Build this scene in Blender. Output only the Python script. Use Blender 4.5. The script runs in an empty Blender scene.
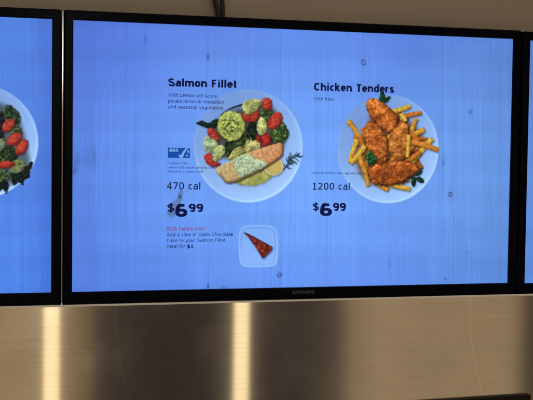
import bpy, bmesh, math
import numpy as np
from mathutils import Matrix, Vector

# ------------------------------------------------------------------ scene
S = bpy.context.scene
COL = S.collection
W, H = 1.0181, 0.5727            # visible display, metres; the display's centre is the origin, wall runs along X
S.view_settings.view_transform = 'Standard'
S.view_settings.look = 'None'
S.view_settings.exposure = 0.0
S.view_settings.gamma = 1.0
S.view_settings.use_curve_mapping = False
S.render.filter_size = 1.9

# camera (solved from the four display corners)
FPX = 1096.46
CAM = np.array([-0.719609, -2.342419, 0.0197])
_a, _b, _c = -0.26513, -0.0455674, -0.0131339
def rotm(a, b, c):
    ca, sa, cb, sb, cc, sc = (math.cos(a), math.sin(a), math.cos(b), math.sin(b), math.cos(c), math.sin(c))
    Rz = np.array([[ca, -sa, 0], [sa, ca, 0], [0, 0, 1]])
    Rx = np.array([[1, 0, 0], [0, cb, -sb], [0, sb, cb]])
    Ry = np.array([[cc, 0, sc], [0, 1, 0], [-sc, 0, cc]])
    return Rz @ Rx @ Ry
M = rotm(_a, _b, _c)
cd = bpy.data.cameras.new('camera')
cd.sensor_width = 36.0
cd.lens = FPX / 533.0 * 36.0
cd.clip_start, cd.clip_end = 0.02, 200
cam = bpy.data.objects.new('camera', cd)
COL.objects.link(cam)
mw = Matrix.Identity(4)
for r in range(3):
    mw[r][0], mw[r][1], mw[r][2], mw[r][3] = M[r, 0], M[r, 2], -M[r, 1], CAM[r]
cam.matrix_world = mw
S.camera = cam

def ray(px, py):
    px, py = np.asarray(px, float), np.asarray(py, float)
    d = np.stack([(px - 266.5) / FPX, np.ones_like(px), -(py - 200) / FPX], -1)
    return d @ M.T
def on_plane(px, py, Y=0.0):
    """photograph coordinates -> (x, z) on the upright plane y = Y"""
    d = ray(px, py)
    k = (Y - CAM[1]) / d[..., 1]
    return CAM[0] + d[..., 0] * k, CAM[2] + d[..., 2] * k
def to_px(x, z, Y=0.0):
    v = np.stack([x - CAM[0], np.full_like(np.asarray(x, float), Y - CAM[1]), z - CAM[2]], -1) @ M
    return 266.5 + FPX * v[..., 0] / v[..., 1], 200 - FPX * v[..., 2] / v[..., 1]

def lin(c):
    c = np.clip(np.asarray(c, float) / 255.0, 0, 1)
    return np.where(c <= 0.04045, c / 12.92, ((c + 0.055) / 1.055) ** 2.4)
def lin4(*c):
    v = lin(c)
    return (float(v[0]), float(v[1]), float(v[2]), 1.0)

# ------------------------------------------------------------------ materials
def new_mat(name):
    m = bpy.data.materials.new(name)
    m.use_nodes = True
    nt = m.node_tree
    nt.nodes.clear()
    out = nt.nodes.new('ShaderNodeOutputMaterial')
    return m, nt, out
def principled(name, base, rough, metal=0.0, noise=0.0, nscale=40.0, spec=0.5, coat=0.0):
    m, nt, out = new_mat(name)
    p = nt.nodes.new('ShaderNodeBsdfPrincipled')
    nt.links.new(p.outputs[0], out.inputs[0])
    p.inputs['Base Color'].default_value = base
    p.inputs['Roughness'].default_value = rough
    p.inputs['Metallic'].default_value = metal
    p.inputs['Specular IOR Level'].default_value = spec
    p.inputs['Coat Weight'].default_value = coat
    if noise:
        tc = nt.nodes.new('ShaderNodeTexCoord')
        n = nt.nodes.new('ShaderNodeTexNoise')
        n.inputs['Scale'].default_value = nscale
        n.inputs['Detail'].default_value = 5
        nt.links.new(tc.outputs['Object'], n.inputs['Vector'])
        mr = nt.nodes.new('ShaderNodeMapRange')
        mr.inputs['To Min'].default_value = rough - noise
        mr.inputs['To Max'].default_value = rough + noise
        nt.links.new(n.outputs['Fac'], mr.inputs['Value'])
        nt.links.new(mr.outputs['Result'], p.inputs['Roughness'])
    return m

def screen_mat():
    """lit display surface: the picture colour, broken by a faint pixel-row ripple"""
    m, nt, out = new_mat('display_picture')
    at = nt.nodes.new('ShaderNodeAttribute')
    at.attribute_name = 'Col'
    tc = nt.nodes.new('ShaderNodeTexCoord')
    mp = nt.nodes.new('ShaderNodeMapping')
    mp.inputs['Scale'].default_value = (520, 1, 40)
    nz = nt.nodes.new('ShaderNodeTexNoise')
    nz.inputs['Scale'].default_value = 1.0
    nz.inputs['Detail'].default_value = 2
    mr = nt.nodes.new('ShaderNodeMapRange')
    mr.inputs['From Min'].default_value = 0.3
    mr.inputs['From Max'].default_value = 0.7
    mr.inputs['To Min'].default_value = 0.98
    mr.inputs['To Max'].default_value = 1.02
    em = nt.nodes.new('ShaderNodeEmission')
    nt.links.new(tc.outputs['Object'], mp.inputs['Vector'])
    nt.links.new(mp.outputs[0], nz.inputs['Vector'])
    nt.links.new(nz.outputs['Fac'], mr.inputs['Value'])
    nt.links.new(at.outputs['Color'], em.inputs['Color'])
    nt.links.new(mr.outputs['Result'], em.inputs['Strength'])
    gl = nt.nodes.new('ShaderNodeBsdfGlossy')
    gl.inputs['Roughness'].default_value = 0.35
    gl.inputs['Color'].default_value = (0.012, 0.012, 0.012, 1)
    ad = nt.nodes.new('ShaderNodeAddShader')
    nt.links.new(em.outputs[0], ad.inputs[0])
    nt.links.new(gl.outputs[0], ad.inputs[1])
    nt.links.new(ad.outputs[0], out.inputs[0])
    return m
MAT_SCREEN = screen_mat()
def emit_mat(name, rgb):
    m, nt, out = new_mat(name)
    em = nt.nodes.new('ShaderNodeEmission')
    em.inputs['Color'].default_value = lin4(*rgb)
    nt.links.new(em.outputs[0], out.inputs[0])
    return m
MAT_INK = emit_mat('navy_screen_lettering', (20, 24, 66))
MAT_INK_SOFT = emit_mat('thin_screen_lettering', (28, 38, 100))
MAT_INK_FINE = emit_mat('fine_screen_lettering', (36, 52, 118))
MAT_INK_RED = emit_mat('red_screen_lettering', (140, 48, 92))
MAT_LOGO_BLUE = emit_mat('deep_blue_badge', (24, 78, 170))
MAT_LOGO_PALE = emit_mat('pale_badge_mark', (134, 172, 236))
MAT_BEZEL = principled('gloss_black_bezel', (0.0016, 0.0024, 0.0085, 1), 0.30, noise=0.05, nscale=25, spec=0.045)
MAT_HOUSING = principled('matt_black_housing', (0.006, 0.006, 0.007, 1), 0.6, noise=0.05)
MAT_GLINT_STRIP = principled('polished_glint_strip', (0.16, 0.15, 0.14, 1), 0.13, metal=1.0, noise=0.02, nscale=12)
MAT_CABLE = principled('black_cable_rubber', (0.010, 0.010, 0.011, 1), 0.42, noise=0.08, nscale=80)
MAT_LETTER = principled('grey_bezel_lettering', (0.06, 0.06, 0.07, 1), 0.4, noise=0.02)
MAT_LEDGE = principled('black_painted_metal', (0.006, 0.005, 0.005, 1), 0.45, noise=0.08, nscale=30, spec=0.2)

# ------------------------------------------------------------------ objects
def tag(o, label=None, cat=None, group=None, kind=None):
    for k, v in (('label', label), ('category', cat), ('group', group), ('kind', kind)):
        if v:
            o[k] = v
    return o
def link(name, me, mat=None, parent=None):
    o = bpy.data.objects.new(name, me)
    COL.objects.link(o)
    if mat and me is not None:
        me.materials.append(mat)
    if parent:
        o.parent = parent
    return o
def bm_obj(name, bm, mat, parent=None, smooth=False):
    me = bpy.data.meshes.new(name)
    bm.normal_update()
    bm.to_mesh(me)
    bm.free()
    if smooth:
        me.polygons.foreach_set('use_smooth', [True] * len(me.polygons))
    return link(name, me, mat, parent)
def box(bm, x0, x1, y0, y1, z0, z1, bevel=0.0, seg=3):
    g = bmesh.ops.create_cube(bm, size=1.0)
    vs = g['verts']
    for v in vs:
        v.co = Vector(((x0 + x1) / 2 + v.co.x * (x1 - x0), (y0 + y1) / 2 + v.co.y * (y1 - y0), (z0 + z1) / 2 + v.co.z * (z1 - z0)))
    if bevel:
        es = list({e for v in vs for e in v.link_edges})
        bmesh.ops.bevel(bm, geom=es, offset=bevel, segments=seg, profile=0.5, affect='EDGES')
def sweep(bm, pts, r, n=12):
    pts = [Vector(p) for p in pts]
    rings = []
    for i, p in enumerate(pts):
        t = (pts[min(i + 1, len(pts) - 1)] - pts[max(i - 1, 0)]).normalized()
        a = t.cross(Vector((0, 1, 0))).normalized()
        b = t.cross(a).normalized()
        rings.append([bm.verts.new(p + r * (math.cos(k * 2 * math.pi / n) * a + math.sin(k * 2 * math.pi / n) * b)) for k in range(n)])
    for i in range(len(rings) - 1):
        for k in range(n):
            bm.faces.new((rings[i][k], rings[i][(k + 1) % n], rings[i + 1][(k + 1) % n], rings[i + 1][k]))
    bm.faces.new(rings[0][::-1])
    bm.faces.new(rings[-1])

# ------------------------------------------------------------------ numeric noise and outlines for the pictures on the displays
def vnoise(x, y, seed):
    rng = np.random.RandomState(seed)
    T = rng.rand(64, 64)
    xi, yi = np.floor(x).astype(int), np.floor(y).astype(int)
    fx, fy = x - xi, y - yi
    fx, fy = fx * fx * (3 - 2 * fx), fy * fy * (3 - 2 * fy)
    g = lambda i, j: T[i % 64, j % 64]
    return (g(xi, yi) * (1 - fx) * (1 - fy) + g(xi + 1, yi) * fx * (1 - fy) + g(xi, yi + 1) * (1 - fx) * fy + g(xi + 1, yi + 1) * fx * fy)
def fbm(x, y, seed, oct=3):
    s, a, t = 0, 1.0, 0
    for k in range(oct):
        s = s + a * vnoise(x * 2 ** k + 7.3 * k, y * 2 ** k + 3.1 * k, seed + k)
        t += a
        a *= 0.55
    return s / t
def worley(x, y, seed):
    rng = np.random.RandomState(seed)
    JX, JY, V = rng.rand(64, 64), rng.rand(64, 64), rng.rand(64, 64)
    xi, yi = np.floor(x).astype(int), np.floor(y).astype(int)
    best = np.full(x.shape, 9.0)
    val = np.zeros(x.shape)
    for di in (-1, 0, 1):
        for dj in (-1, 0, 1):
            a, b = (xi + di) % 64, (yi + dj) % 64
            d = (xi + di + JX[a, b] - x) ** 2 + (yi + dj + JY[a, b] - y) ** 2
            k = d < best
            best = np.where(k, d, best)
            val = np.where(k, V[a, b], val)
    return np.sqrt(best), val
def sm(e0, e1, x):
    t = np.clip((x - e0) / (e1 - e0), 0, 1)
    return t * t * (3 - 2 * t)
def spline(pts, n=7, closed=True):
    P = np.asarray(pts, float)
    N = len(P)
    out = []
    rng = range(N) if closed else range(N - 1)
    for i in rng:
        if closed:
            p0, p1, p2, p3 = P[i - 1], P[i], P[(i + 1) % N], P[(i + 2) % N]
        else:
            p0, p1, p2, p3 = P[max(i - 1, 0)], P[i], P[i + 1], P[min(i + 2, N - 1)]
        for k in range(n):
            t = k / n
            out.append(0.5 * ((2 * p1) + (-p0 + p2) * t + (2 * p0 - 5 * p1 + 4 * p2 - p3) * t * t + (-p0 + 3 * p1 - 3 * p2 + p3) * t ** 3))
    if not closed:
        out.append(P[-1])
    return np.array(out)
def sd_poly(X, Y, P):
    d = np.full(X.shape, 1e9)
    ins = np.zeros(X.shape, bool)
    N = len(P)
    for i in range(N):
        (ax, ay), (bx, by) = P[i], P[(i + 1) % N]
        ex, ey = bx - ax, by - ay
        wx, wy = X - ax, Y - ay
        t = np.clip((wx * ex + wy * ey) / (ex * ex + ey * ey + 1e-12), 0, 1)
        d = np.minimum(d, (wx - ex * t) ** 2 + (wy - ey * t) ** 2)
        c = ((ay > Y) != (by > Y))
        with np.errstate(divide='ignore', invalid='ignore'):
            xi = ax + (Y - ay) * ex / (ey if ey else 1e-12)
        ins ^= c & (X < xi)
    d = np.sqrt(d)
    return np.where(ins, -d, d)
def sd_line(X, Y, P, r0, r1):
    d = np.full(X.shape, 1e9)
    N = len(P)
    for i in range(N - 1):
        (ax, ay), (bx, by) = P[i], P[i + 1]
        ex, ey = bx - ax, by - ay
        wx, wy = X - ax, Y - ay
        t = np.clip((wx * ex + wy * ey) / (ex * ex + ey * ey + 1e-12), 0, 1)
        rr = r0 + (r1 - r0) * (i + t) / (N - 1)
        d = np.minimum(d, np.hypot(wx - ex * t, wy - ey * t) - rr)
    return d

def grid_mesh(name, VX, VZ, y, RGB, mask, parent, label=None):
    """the cells of a grid that belong to one pictured thing, as one mesh lying on the display"""
    ny, nx = VX.shape
    jj, ii = np.nonzero(mask)
    if len(jj) == 0:
        return None
    q = np.stack([jj * nx + ii, jj * nx + ii + 1, (jj + 1) * nx + ii + 1, (jj + 1) * nx + ii], 1)
    used, inv = np.unique(q, return_inverse=True)
    q = inv.reshape(-1, 4)
    vx, vz = VX.ravel()[used], VZ.ravel()[used]
    me = bpy.data.meshes.new(name)
    me.vertices.add(len(used))
    me.vertices.foreach_set('co', np.stack([vx, np.full_like(vx, y), vz], 1).ravel().astype(np.float32))
    me.loops.add(q.size)
    me.loops.foreach_set('vertex_index', q.ravel().astype(np.int32))
    me.polygons.add(len(q))
    me.polygons.foreach_set('loop_start', np.arange(0, q.size, 4, dtype=np.int32))
    me.polygons.foreach_set('loop_total', np.full(len(q), 4, np.int32))
    me.update(calc_edges=True)
    ca = me.color_attributes.new('Col', 'FLOAT_COLOR', 'POINT')
    c = np.ones((len(used), 4), np.float32)
    c[:, :3] = lin(RGB.reshape(-1, 3)[used])
    ca.data.foreach_set('color', c.ravel())
    o = link(name, me, MAT_SCREEN, parent)
    if label:
        o['label'] = label
    return o

# the white wooden boards every display shows behind its dishes; px, py are photograph coordinates
KNOTS = [(95, 157, 4.0, 5.2, .13, 3), (77, 162, 3.5, 6, .14, 2), (145.5, 38.5, 1.0, 2.8, .30, 0), (208, 57, 1.3, 2.6, .5, 0), (363.5, 62.5, 2.2, 2.2, .55, 1), (470.5, 112, 2.2, 2.0, .42, 2),
         (443.5, 163, 1.0, 2.0, .32, 0), (450.5, 194.5, 1.9, 1.9, .7, 1), (279.5, 275, 2.0, 1.8, .75, 1), (231.3, 234.8, 1.0, 1.0, .65, 0),
         (208, 286.5, .9, 2.2, .6, 0), (223, 287.5, 3.5, 1.6, .25, 2), (445.5, 279, .9, 1.0, .6, 0), (467, 253, 2.0, 1.5, .16, 2),
         (180, 196.5, 1.4, 1.6, .5, 0), (389.5, 264, .5, 4.5, .25, 0), (74.5, 171, 2.5, 3.2, .25, 2)]
SEAMS = [(126, .10, .7), (73, .0, .6), (207.5, .07, .6), (281, .06, .7), (362, .08, .6), (442.5, .14, .8), (453.5, .10, .6), (483, .07, .6), (320, .05, .7)]
def boards(px, py, seed=3, knots=True):
    ty = (py - 20) / 270.0
    tx = (px - 72) / 440.0
    e = np.clip(np.hypot((tx - .50) / .62, (ty - .50) / .74), 0, 1.3)
    k = (1 - sm(.15, 1.15, e))[..., None]
    c = np.array([78, 116, 212.]) * (1 - k) + np.array([107, 157, 241.]) * k
    c = c + sm(0, 1, ty)[..., None] * np.array([4, 9, 8.]) - np.array([0, 3, 2.])
    c = c + sm(0.66, 1.0, tx)[..., None] * np.array([8, 12, -6.])
    c = np.where((px < 60)[..., None], np.array([82, 131, 226.]) - sm(20, 54, px)[..., None] * np.array([8, 16, 18.]) + sm(.2, 1, ty)[..., None] * np.array([-4, 0, 4.]), c)
    c = c + ((fbm(px / 60, py / 60, seed + 70, 2) - .5) * 9)[..., None]
    c = c * (1 + .012 * np.sin(py / 5.4 + 1.2 * np.sin(px / 150)) + .003 * np.sin(py / 2.35 + .4))[..., None]
    wob = (fbm(px / 40, py / 80, seed + 20, 2) - .5) * 6
    g = (fbm((px + wob) / 2.1, py / 90, seed, 3) - .5)
    g2 = (vnoise((px + wob * .5) / .95, py / 140, seed + 9) - .5)
    strength = .45 + .75 * sm(.35, .75, vnoise(px / 33, py / 160, seed + 31))
    f = 1 + (g * .060 + g2 * .050) * strength
    for sx, st_ in ((96, .020), (207.5, -.014), (281, .012), (362, -.014), (442.5, .016), (483, -.012), (27, .012)):
        f = f + st_ * sm(sx - .8, sx + .8, px)
    for (sx, am, w) in SEAMS:
        dx = px + (fbm(py / 40, py * 0 + sx, seed + 5, 2) - .5) * 1.6 - sx - (py - 150) * (0.004 * (tx - .5))
        f = f - .6 * am * np.exp(-(dx / w) ** 2) * (.5 + .7 * vnoise(py / 18, py * 0 + sx, seed + 6))
    if knots:
        for (kx, ky, rx, ry, am, kind) in KNOTS:
            r = np.hypot((px - kx) / rx, (py - ky) / ry)
            if kind == 3:                                     # a big knot cut off by the next board
                r = np.hypot((px - kx) / rx, (py - ky) / ry) + .35 * (fbm(px / 3, py / 4, 52, 2) - .5)
                v = (np.exp(-((r - 1.0) / .20) ** 2) + .8 * np.exp(-((r - 1.75) / .22) ** 2) + .5 * np.exp(-((r - 2.5) / .25) ** 2) + 1.1 * np.exp(-(r / .6) ** 2)) * (1 - sm(95.6, 96.6, px))
            elif kind == 1:
                v = np.exp(-((r - 1.0) / .36) ** 2) * (.75 + .25 * np.sin(np.arctan2(py - ky, px - kx) * 2 + kx)) + .25 * np.exp(-(r / .5) ** 2)
            elif kind == 2:
                v = np.exp(-r ** 2) * (.5 + .8 * vnoise(px * .9, py * .9, 11))
            else:
                v = np.exp(-r ** 2)
            f = f - .72 * am * v - .035 * np.exp(-((px - kx) / 1.1) ** 2 - ((py - ky) / 17) ** 2)
        # the grey weathered streak beside the first price
        P = np.array([(181.2, 191), (179.5, 199), (175.5, 204), (171.5, 213)])
        s = sd_line(px, py, P, 2.0, 4.6)
        f = f - .22 * (1 - sm(-2.0, 1.2, s)) * (.55 + .8 * fbm(px / 2.2, py / 4, 44, 2))
        c = c + (.9 * (1 - sm(-2, 1.2, s)))[..., None] * np.array([8, -3, -26.])
    return c * np.clip(f, .1, 1.3)[..., None]

LAYER_BACK, LAYER_PIC, LAYER_TEXT = 0.0, -0.0003, -0.0006

def pieces(mask):
    """the separate visible pieces of a mask"""
    left = set(zip(*[v.tolist() for v in np.nonzero(mask)]))
    if not left or len(left) > 30000:
        return [mask]
    comps = []
    while left:
        seed = left.pop()
        comp, todo = [seed], [seed]
        while todo:
            j, i = todo.pop()
            for c in ((j + 1, i), (j - 1, i), (j, i + 1), (j, i - 1)):
                if c in left:
                    left.remove(c)
                    comp.append(c)
                    todo.append(c)
        comps.append(comp)
    comps.sort(key=len, reverse=True)
    out = []
    for c in comps:
        m = np.zeros_like(mask)
        jj, ii = zip(*c)
        m[list(jj), list(ii)] = True
        out.append(m)
    return out

class Picture:
    """a dish photograph shown on a display: shapes are laid over each other on a fine grid, then every
    pictured item becomes its own flat mesh"""
    def __init__(s, x0, y0, x1, y1, step=0.25):
        xs, ys = np.arange(x0, x1 + step / 2, step), np.arange(y0, y1 + step / 2, step)
        s.X, s.Y = np.meshgrid(xs, ys)
        s.step = step
        s.rgb = boards(s.X, s.Y)
        s.lab = np.zeros(s.X.shape, int)
        s.items = [None]
    def new(s, name, label=None):
        s.items.append((name, label))
        return len(s.items) - 1
    def over(s, a, col):
        s.rgb = s.rgb * (1 - a[..., None]) + np.asarray(col, float) * a[..., None]
    def shade(s, sd, dx, dy, blur, k, tint=(0.55, 0.6, 0.75)):
        n = (int(round(dy / s.step)), int(round(dx / s.step)))
        m = np.roll(sd, n, (0, 1))
        a = k * (1 - sm(-blur, blur, m))
        on = s.lab > 0
        s.rgb = s.rgb * np.where(on, 1 - a, 1)[..., None] + (s.rgb * np.array(tint) * .5) * np.where(on, a, 0)[..., None]
    def shape(s, name, sd, col, label=None, rough=0.0, rs=2.0, soft=0.45, light=.22, rim=2.2, drop=.5, tex=None, seed=1, ldir=(-.6, -.8)):
        X, Y = s.X, s.Y
        if rough:
            sd = sd + (fbm(X / rs, Y / rs, seed + 90, 2) - .5) * 2 * rough
        if drop:
            s.shade(sd, .7, .9, 1.3, drop)
        gy, gx = np.gradient(sd, s.step)
        d = np.maximum(-sd, 0)
        lam = (gx * ldir[0] + gy * ldir[1]) * np.exp(-d / rim)
        c = np.broadcast_to(np.asarray(col, float), X.shape + (3,)).copy()
        if tex is not None:
            c = tex(X, Y, c, d, seed)
        c = c * (1 + light * lam - .10 * np.exp(-d / .9))[..., None]
        lum = (c @ np.array([.30, .55, .15]))[..., None]
        c = (lum + (c - lum) * .90)
        c = np.maximum((c - 118) * 1.16 + 105, c * .35) + np.array([3, 5, 10.])
        a = 1 - sm(-soft, soft, sd)
        s.over(a, c)
        s.lab[sd < 0] = s.new(name, label)
    def build(s, parent):
        # a soft camera-like blur of the composite
        k = np.array([.06, .24, .40, .24, .06])
        R = s.rgb
        for ax in (0, 1):
            R = sum(w * np.roll(R, o, ax) for w, o in zip(k, (-2, -1, 0, 1, 2)))
        s.rgb[3:-3, 3:-3] = R[3:-3, 3:-3]
        VX, VZ = on_plane(s.X, s.Y)
        L = s.lab[:-1, :-1]
        plate_cells = L == 1
        todo = []
        for i, it in enumerate(s.items):
            if it and i > 1:
                for part in pieces(L == i):
                    if part.sum() < 25:
                        plate_cells |= part                   # crumbs too small to tell apart stay with the plate
                    else:
                        todo.append((it, part))
        for it, part in [(s.items[1], plate_cells)] + todo:
            grid_mesh(it[0], VX, VZ, LAYER_PIC, s.rgb, part, parent, it[1])

def conv(x0, y0, k, pts):
    return [(x0 + a / k, y0 + b / k) for a, b in pts]
def ell(X, Y, cx, cy, rx, ry, ang=0.0):
    c, s_ = math.cos(ang), math.sin(ang)
    u, v = (X - cx) * c + (Y - cy) * s_, -(X - cx) * s_ + (Y - cy) * c
    r = np.hypot(u / rx, v / ry)
    return (r - 1) * min(rx, ry)

# textures of pictured food
def lit(h, k):
    """form of a rough surface lit from the upper left, as in the dish photographs"""
    gy, gx = np.gradient(h, .25)
    return np.clip(1 + k * (.6 * gx + .8 * gy), .35, 1.75)
def tx_floret(X, Y, c, d, sd):
    wx, wy = fbm(X / 2, Y / 2, sd + 8, 2) * 2.5, fbm(X / 2, Y / 2, sd + 9, 2) * 2.5
    f, v = worley(X / 2.6 + wx, Y / 2.6 + wy, sd)
    g = fbm(X / 1.2, Y / 1.2, sd + 4, 3)
    b = fbm(X / 4.5, Y / 4.5, sd + 6, 2)
    k = lit((1 - np.clip(f, 0, 1) ** 2) * .9 + g * .5, .42)
    c = c * (k * (.84 + .5 * (b - .42)))[..., None]
    return c - (sm(.62, 1.0, f) * 42)[..., None] * np.array([1, .75, .9])
def tx_broccoli(X, Y, c, d, sd):
    f, v = worley(X / 1.5 + 1.6 * fbm(X / 2, Y / 2, sd + 8, 2), Y / 1.5 + 1.6 * fbm(X / 2, Y / 2, sd + 9, 2), sd)
    big = fbm(X / 3.4, Y / 3.4, sd + 3, 3)
    k = lit((1 - np.clip(f, 0, 1) ** 2) * .9 + big * 1.6, .55) * (.62 + .5 * v + .8 * (big - .5))
    c = c * np.clip(k, .12, 2.0)[..., None]
    return c + (sm(.50, .75, big) * v)[..., None] * np.array([40, 44, 6.])
def tx_carrot(X, Y, c, d, sd):
    g = fbm(X / 2.4, Y / 2.4, sd, 3)
    k = lit(g * 1.3, .3)
    c = c * (k * (.82 + .36 * g))[..., None] + (sm(1.0, 3.5, d) * .7)[..., None] * np.array([26, 14, 2.])
    sp_ = sm(.60, .72, vnoise(X / 1.9 + .3, Y / 1.2, sd + 7)) * sm(.7, 1.8, d) * .35
    return c + sp_[..., None] * np.array([40, 62, 66.])
def tx_leaf(X, Y, c, d, sd):
    g = fbm(X / 1.6, Y / 1.6, sd, 2)
    return c * (lit(g * 1.8, .5) * (.65 + .8 * g))[..., None]
def tx_crust(X, Y, c, d, sd):
    wx, wy = fbm(X / 2.5, Y / 2.5, sd + 8, 2) * 2, fbm(X / 2.5, Y / 2.5, sd + 9, 2) * 2
    f, v = worley(X / 2.1 + wx, Y / 2.1 + wy, sd)
    g = fbm(X / 1.1, Y / 1.1, sd + 5, 3)
    big = fbm(X / 7, Y / 7, sd + 2, 3)
    k = lit((1 - np.clip(f, 0, 1) ** 2) * .8 + g * .8 + big * 3.2, .33)
    out = c * (k * (.84 + .55 * (big - .5) + .16 * (v - .5)))[..., None]
    out = out + (sm(.48, .8, v * .5 + big * .5))[..., None] * np.array([22, 26, 14.])
    out = out * (1 - .30 * sm(.78, 1.05, f))[..., None]
    return out * (1 - .30 * sm(2.6, .2, d) * (.4 + .9 * g))[..., None]
def tx_fry(X, Y, c, d, sd):
    g = fbm(X / 1.8, Y / 1.8, sd, 3)
    return c * (.74 + .50 * g)[..., None] + (sm(.3, 1.4, d))[..., None] * np.array([18, 16, 4.])

def plate(P, cx, cz, R, name, label):
    """a round white plate seen from above; centre and radius on the display plane"""
    VX, VZ = on_plane(P.X, P.Y)
    r = np.hypot(VX - cx, VZ - cz) / R
    ux, uz = (VX - cx) / R, (VZ - cz) / R
    # shadow on the boards and the plate's own form, as in the dish photograph
    k = .5 + .5 * np.clip((ux * .55 - uz * .85), -1, 1)
    lo, hi = np.array([112, 149, 212.]), np.array([160, 199, 254.])
    c = lo * (1 - k[..., None]) + hi * k[..., None]
    rimb = np.exp(-((r - .965) / .022) ** 2)
    well = np.exp(-((r - .72) / .035) ** 2)
    c = c * (1 + .07 * rimb * (.4 + k) - .035 * well * (1.2 - k) + .02 * sm(.74, .9, r))[..., None]
    c = c * (1 + .03 * (fbm(P.X / 9, P.Y / 9, 61, 2) - .5))[..., None]
    sd = (r - 1) * R / .00225
    # edge line
    P.rgb = P.rgb * (1 - (.10 - .10 * uz + .06 * ux) * np.exp(-(np.maximum(sd - .2, 0) / 2.0) ** 2) * (sd > -1))[..., None]
    P.over(1 - sm(-.6, .6, sd), c)
    P.lab[sd < 0] = P.new(name, label)

def salmon_dish(parent):
    P = Picture(190, 86, 307, 207)
    X, Y = P.X, P.Y
    A = lambda *p: spline(conv(190, 90, 4.76, p))
    B = lambda *p: spline(conv(190, 130, 4.76, p))
    (lx, _), (rx_, _) = [[float(v) for v in on_plane(x, 146.)] for x in (193.0, 303.0)]
    _, zb = on_plane(250., 203.)
    _, zt = on_plane(246., 89.2)
    plate(P, (lx + rx_) / 2, float(zb + zt) / 2, (rx_ - lx) / 2, 'plate_picture', None)
    poly = lambda p: sd_poly(X, Y, p)
    # dark shade under and between the vegetables, painted into the picture colours
    st = poly(A((100, 170), (200, 100), (270, 80), (360, 60), (430, 130), (455, 230), (430, 300), (340, 320), (200, 330), (110, 300)))
    a = .86 * (1 - sm(-4, 3.0, st))
    P.over(a, (62, 62, 46))
    stalk = sd_line(X, Y, spline(conv(190, 90, 4.76, [(150, 118), (180, 96), (215, 80), (252, 70)]), closed=False), .7, .9)
    P.shape('stalk_picture', stalk, (44, 56, 62), tex=tx_leaf, drop=.2, seed=5)
    P.shape('herb_picture', poly(A((28, 158), (55, 146), (85, 156), (105, 148), (128, 138), (134, 168), (112, 180), (85, 182), (60, 174))), (30, 48, 40), rough=.9, rs=1.8, tex=tx_leaf, drop=.35, seed=6)
    pool = poly(B((205, 240), (225, 150), (260, 110), (300, 100), (380, 160), (392, 215), (372, 240), (320, 263), (255, 264)))
    P.shape('sauce_pool_picture', pool, (168, 168, 92), rough=.7, rs=4, light=.12, drop=.25, seed=8,
            tex=lambda X, Y, c, d, s: c * (.78 + .4 * fbm(X / 3, Y / 3, s, 3))[..., None] + (sm(2, 0, d) * .6)[..., None] * np.array([0, 10, 34.]))
    C_CAR, C_BRO, C_CAU = (166, 60, 46), (62, 82, 46), (192, 196, 116)
    P.shape('broccoli_picture', poly(A((335, 95), (365, 85), (392, 100), (390, 132), (365, 148), (338, 132))), (86, 104, 58), rough=1.0, rs=1.5, tex=tx_broccoli, seed=12)
    P.shape('carrot_picture', poly(A((343, 46), (365, 38), (386, 50), (390, 82), (370, 97), (345, 86))), C_CAR, tex=tx_carrot, rough=.7, rs=2.4, seed=13)
    P.shape('carrot_picture', poly(A((247, 118), (268, 108), (290, 122), (288, 150), (262, 152), (248, 138))), C_CAR, tex=tx_carrot, rough=.7, rs=2.4, seed=14)
    P.shape('carrot_picture', poly(A((284, 112), (305, 94), (327, 96), (326, 132), (308, 157), (286, 150))), (160, 58, 48), tex=tx_carrot, rough=.7, rs=2.4, seed=15)
    P.shape('cauliflower_picture', poly(A((254, 62), (280, 46), (325, 43), (338, 62), (322, 92), (300, 106), (270, 120), (254, 106), (248, 82))), C_CAU, rough=1.1, rs=2.2, tex=tx_floret, seed=16)
    P.shape('broccoli_picture', poly(A((380, 205), (405, 185), (432, 150), (456, 172), (470, 205), (457, 240), (432, 252), (395, 252), (378, 235))), (78, 98, 54), rough=1.1, rs=1.7, tex=tx_broccoli, seed=17)
    P.shape('carrot_picture', poly(A((370, 152), (394, 116), (425, 106), (441, 130), (426, 166), (400, 187), (374, 180))), (168, 60, 48), tex=tx_carrot, rough=.7, rs=2.4, seed=18)
    P.shape('broccoli_picture', poly(A((280, 160), (310, 153), (324, 180), (327, 215), (337, 238), (310, 244), (280, 228), (270, 190))), (44, 56, 40), rough=1.0, rs=1.6, tex=tx_broccoli, seed=19)
    P.shape('carrot_picture', poly(A((337, 215), (365, 206), (382, 225), (380, 256), (355, 270), (337, 250))), (164, 48, 46), tex=tx_carrot, rough=.7, rs=2.4, seed=20)
    P.shape('cauliflower_picture', poly(A((324, 150), (338, 128), (356, 140), (366, 165), (363, 196), (345, 214), (325, 210), (317, 180))), (194, 200, 122), rough=.5, rs=2, tex=tx_floret, seed=21)
    P.shape('broccoli_picture', poly(A((165, 255), (200, 248), (220, 270), (217, 300), (190, 322), (168, 302))), (60, 74, 46), rough=1.0, rs=1.6, tex=tx_broccoli, seed=22)
    P.shape('cauliflower_picture', poly(A((252, 262), (270, 235), (288, 226), (300, 242), (330, 230), (337, 260), (326, 286), (300, 290), (275, 300), (254, 286))), (206, 194, 118), rough=1.0, rs=2.3, tex=tx_floret, seed=23)
    P.shape('carrot_picture', poly(A((84, 192), (100, 179), (121, 195), (140, 225), (129, 247), (105, 237), (88, 216))), C_CAR, tex=tx_carrot, rough=.7, rs=2.4, seed=24)
    P.shape('onion_picture', poly(A((70, 224), (95, 224), (125, 245), (131, 265), (105, 292), (85, 302), (68, 280), (64, 250))), (176, 192, 146), rough=.6, rs=2.4, tex=tx_floret, seed=25, soft=.6)
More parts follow.
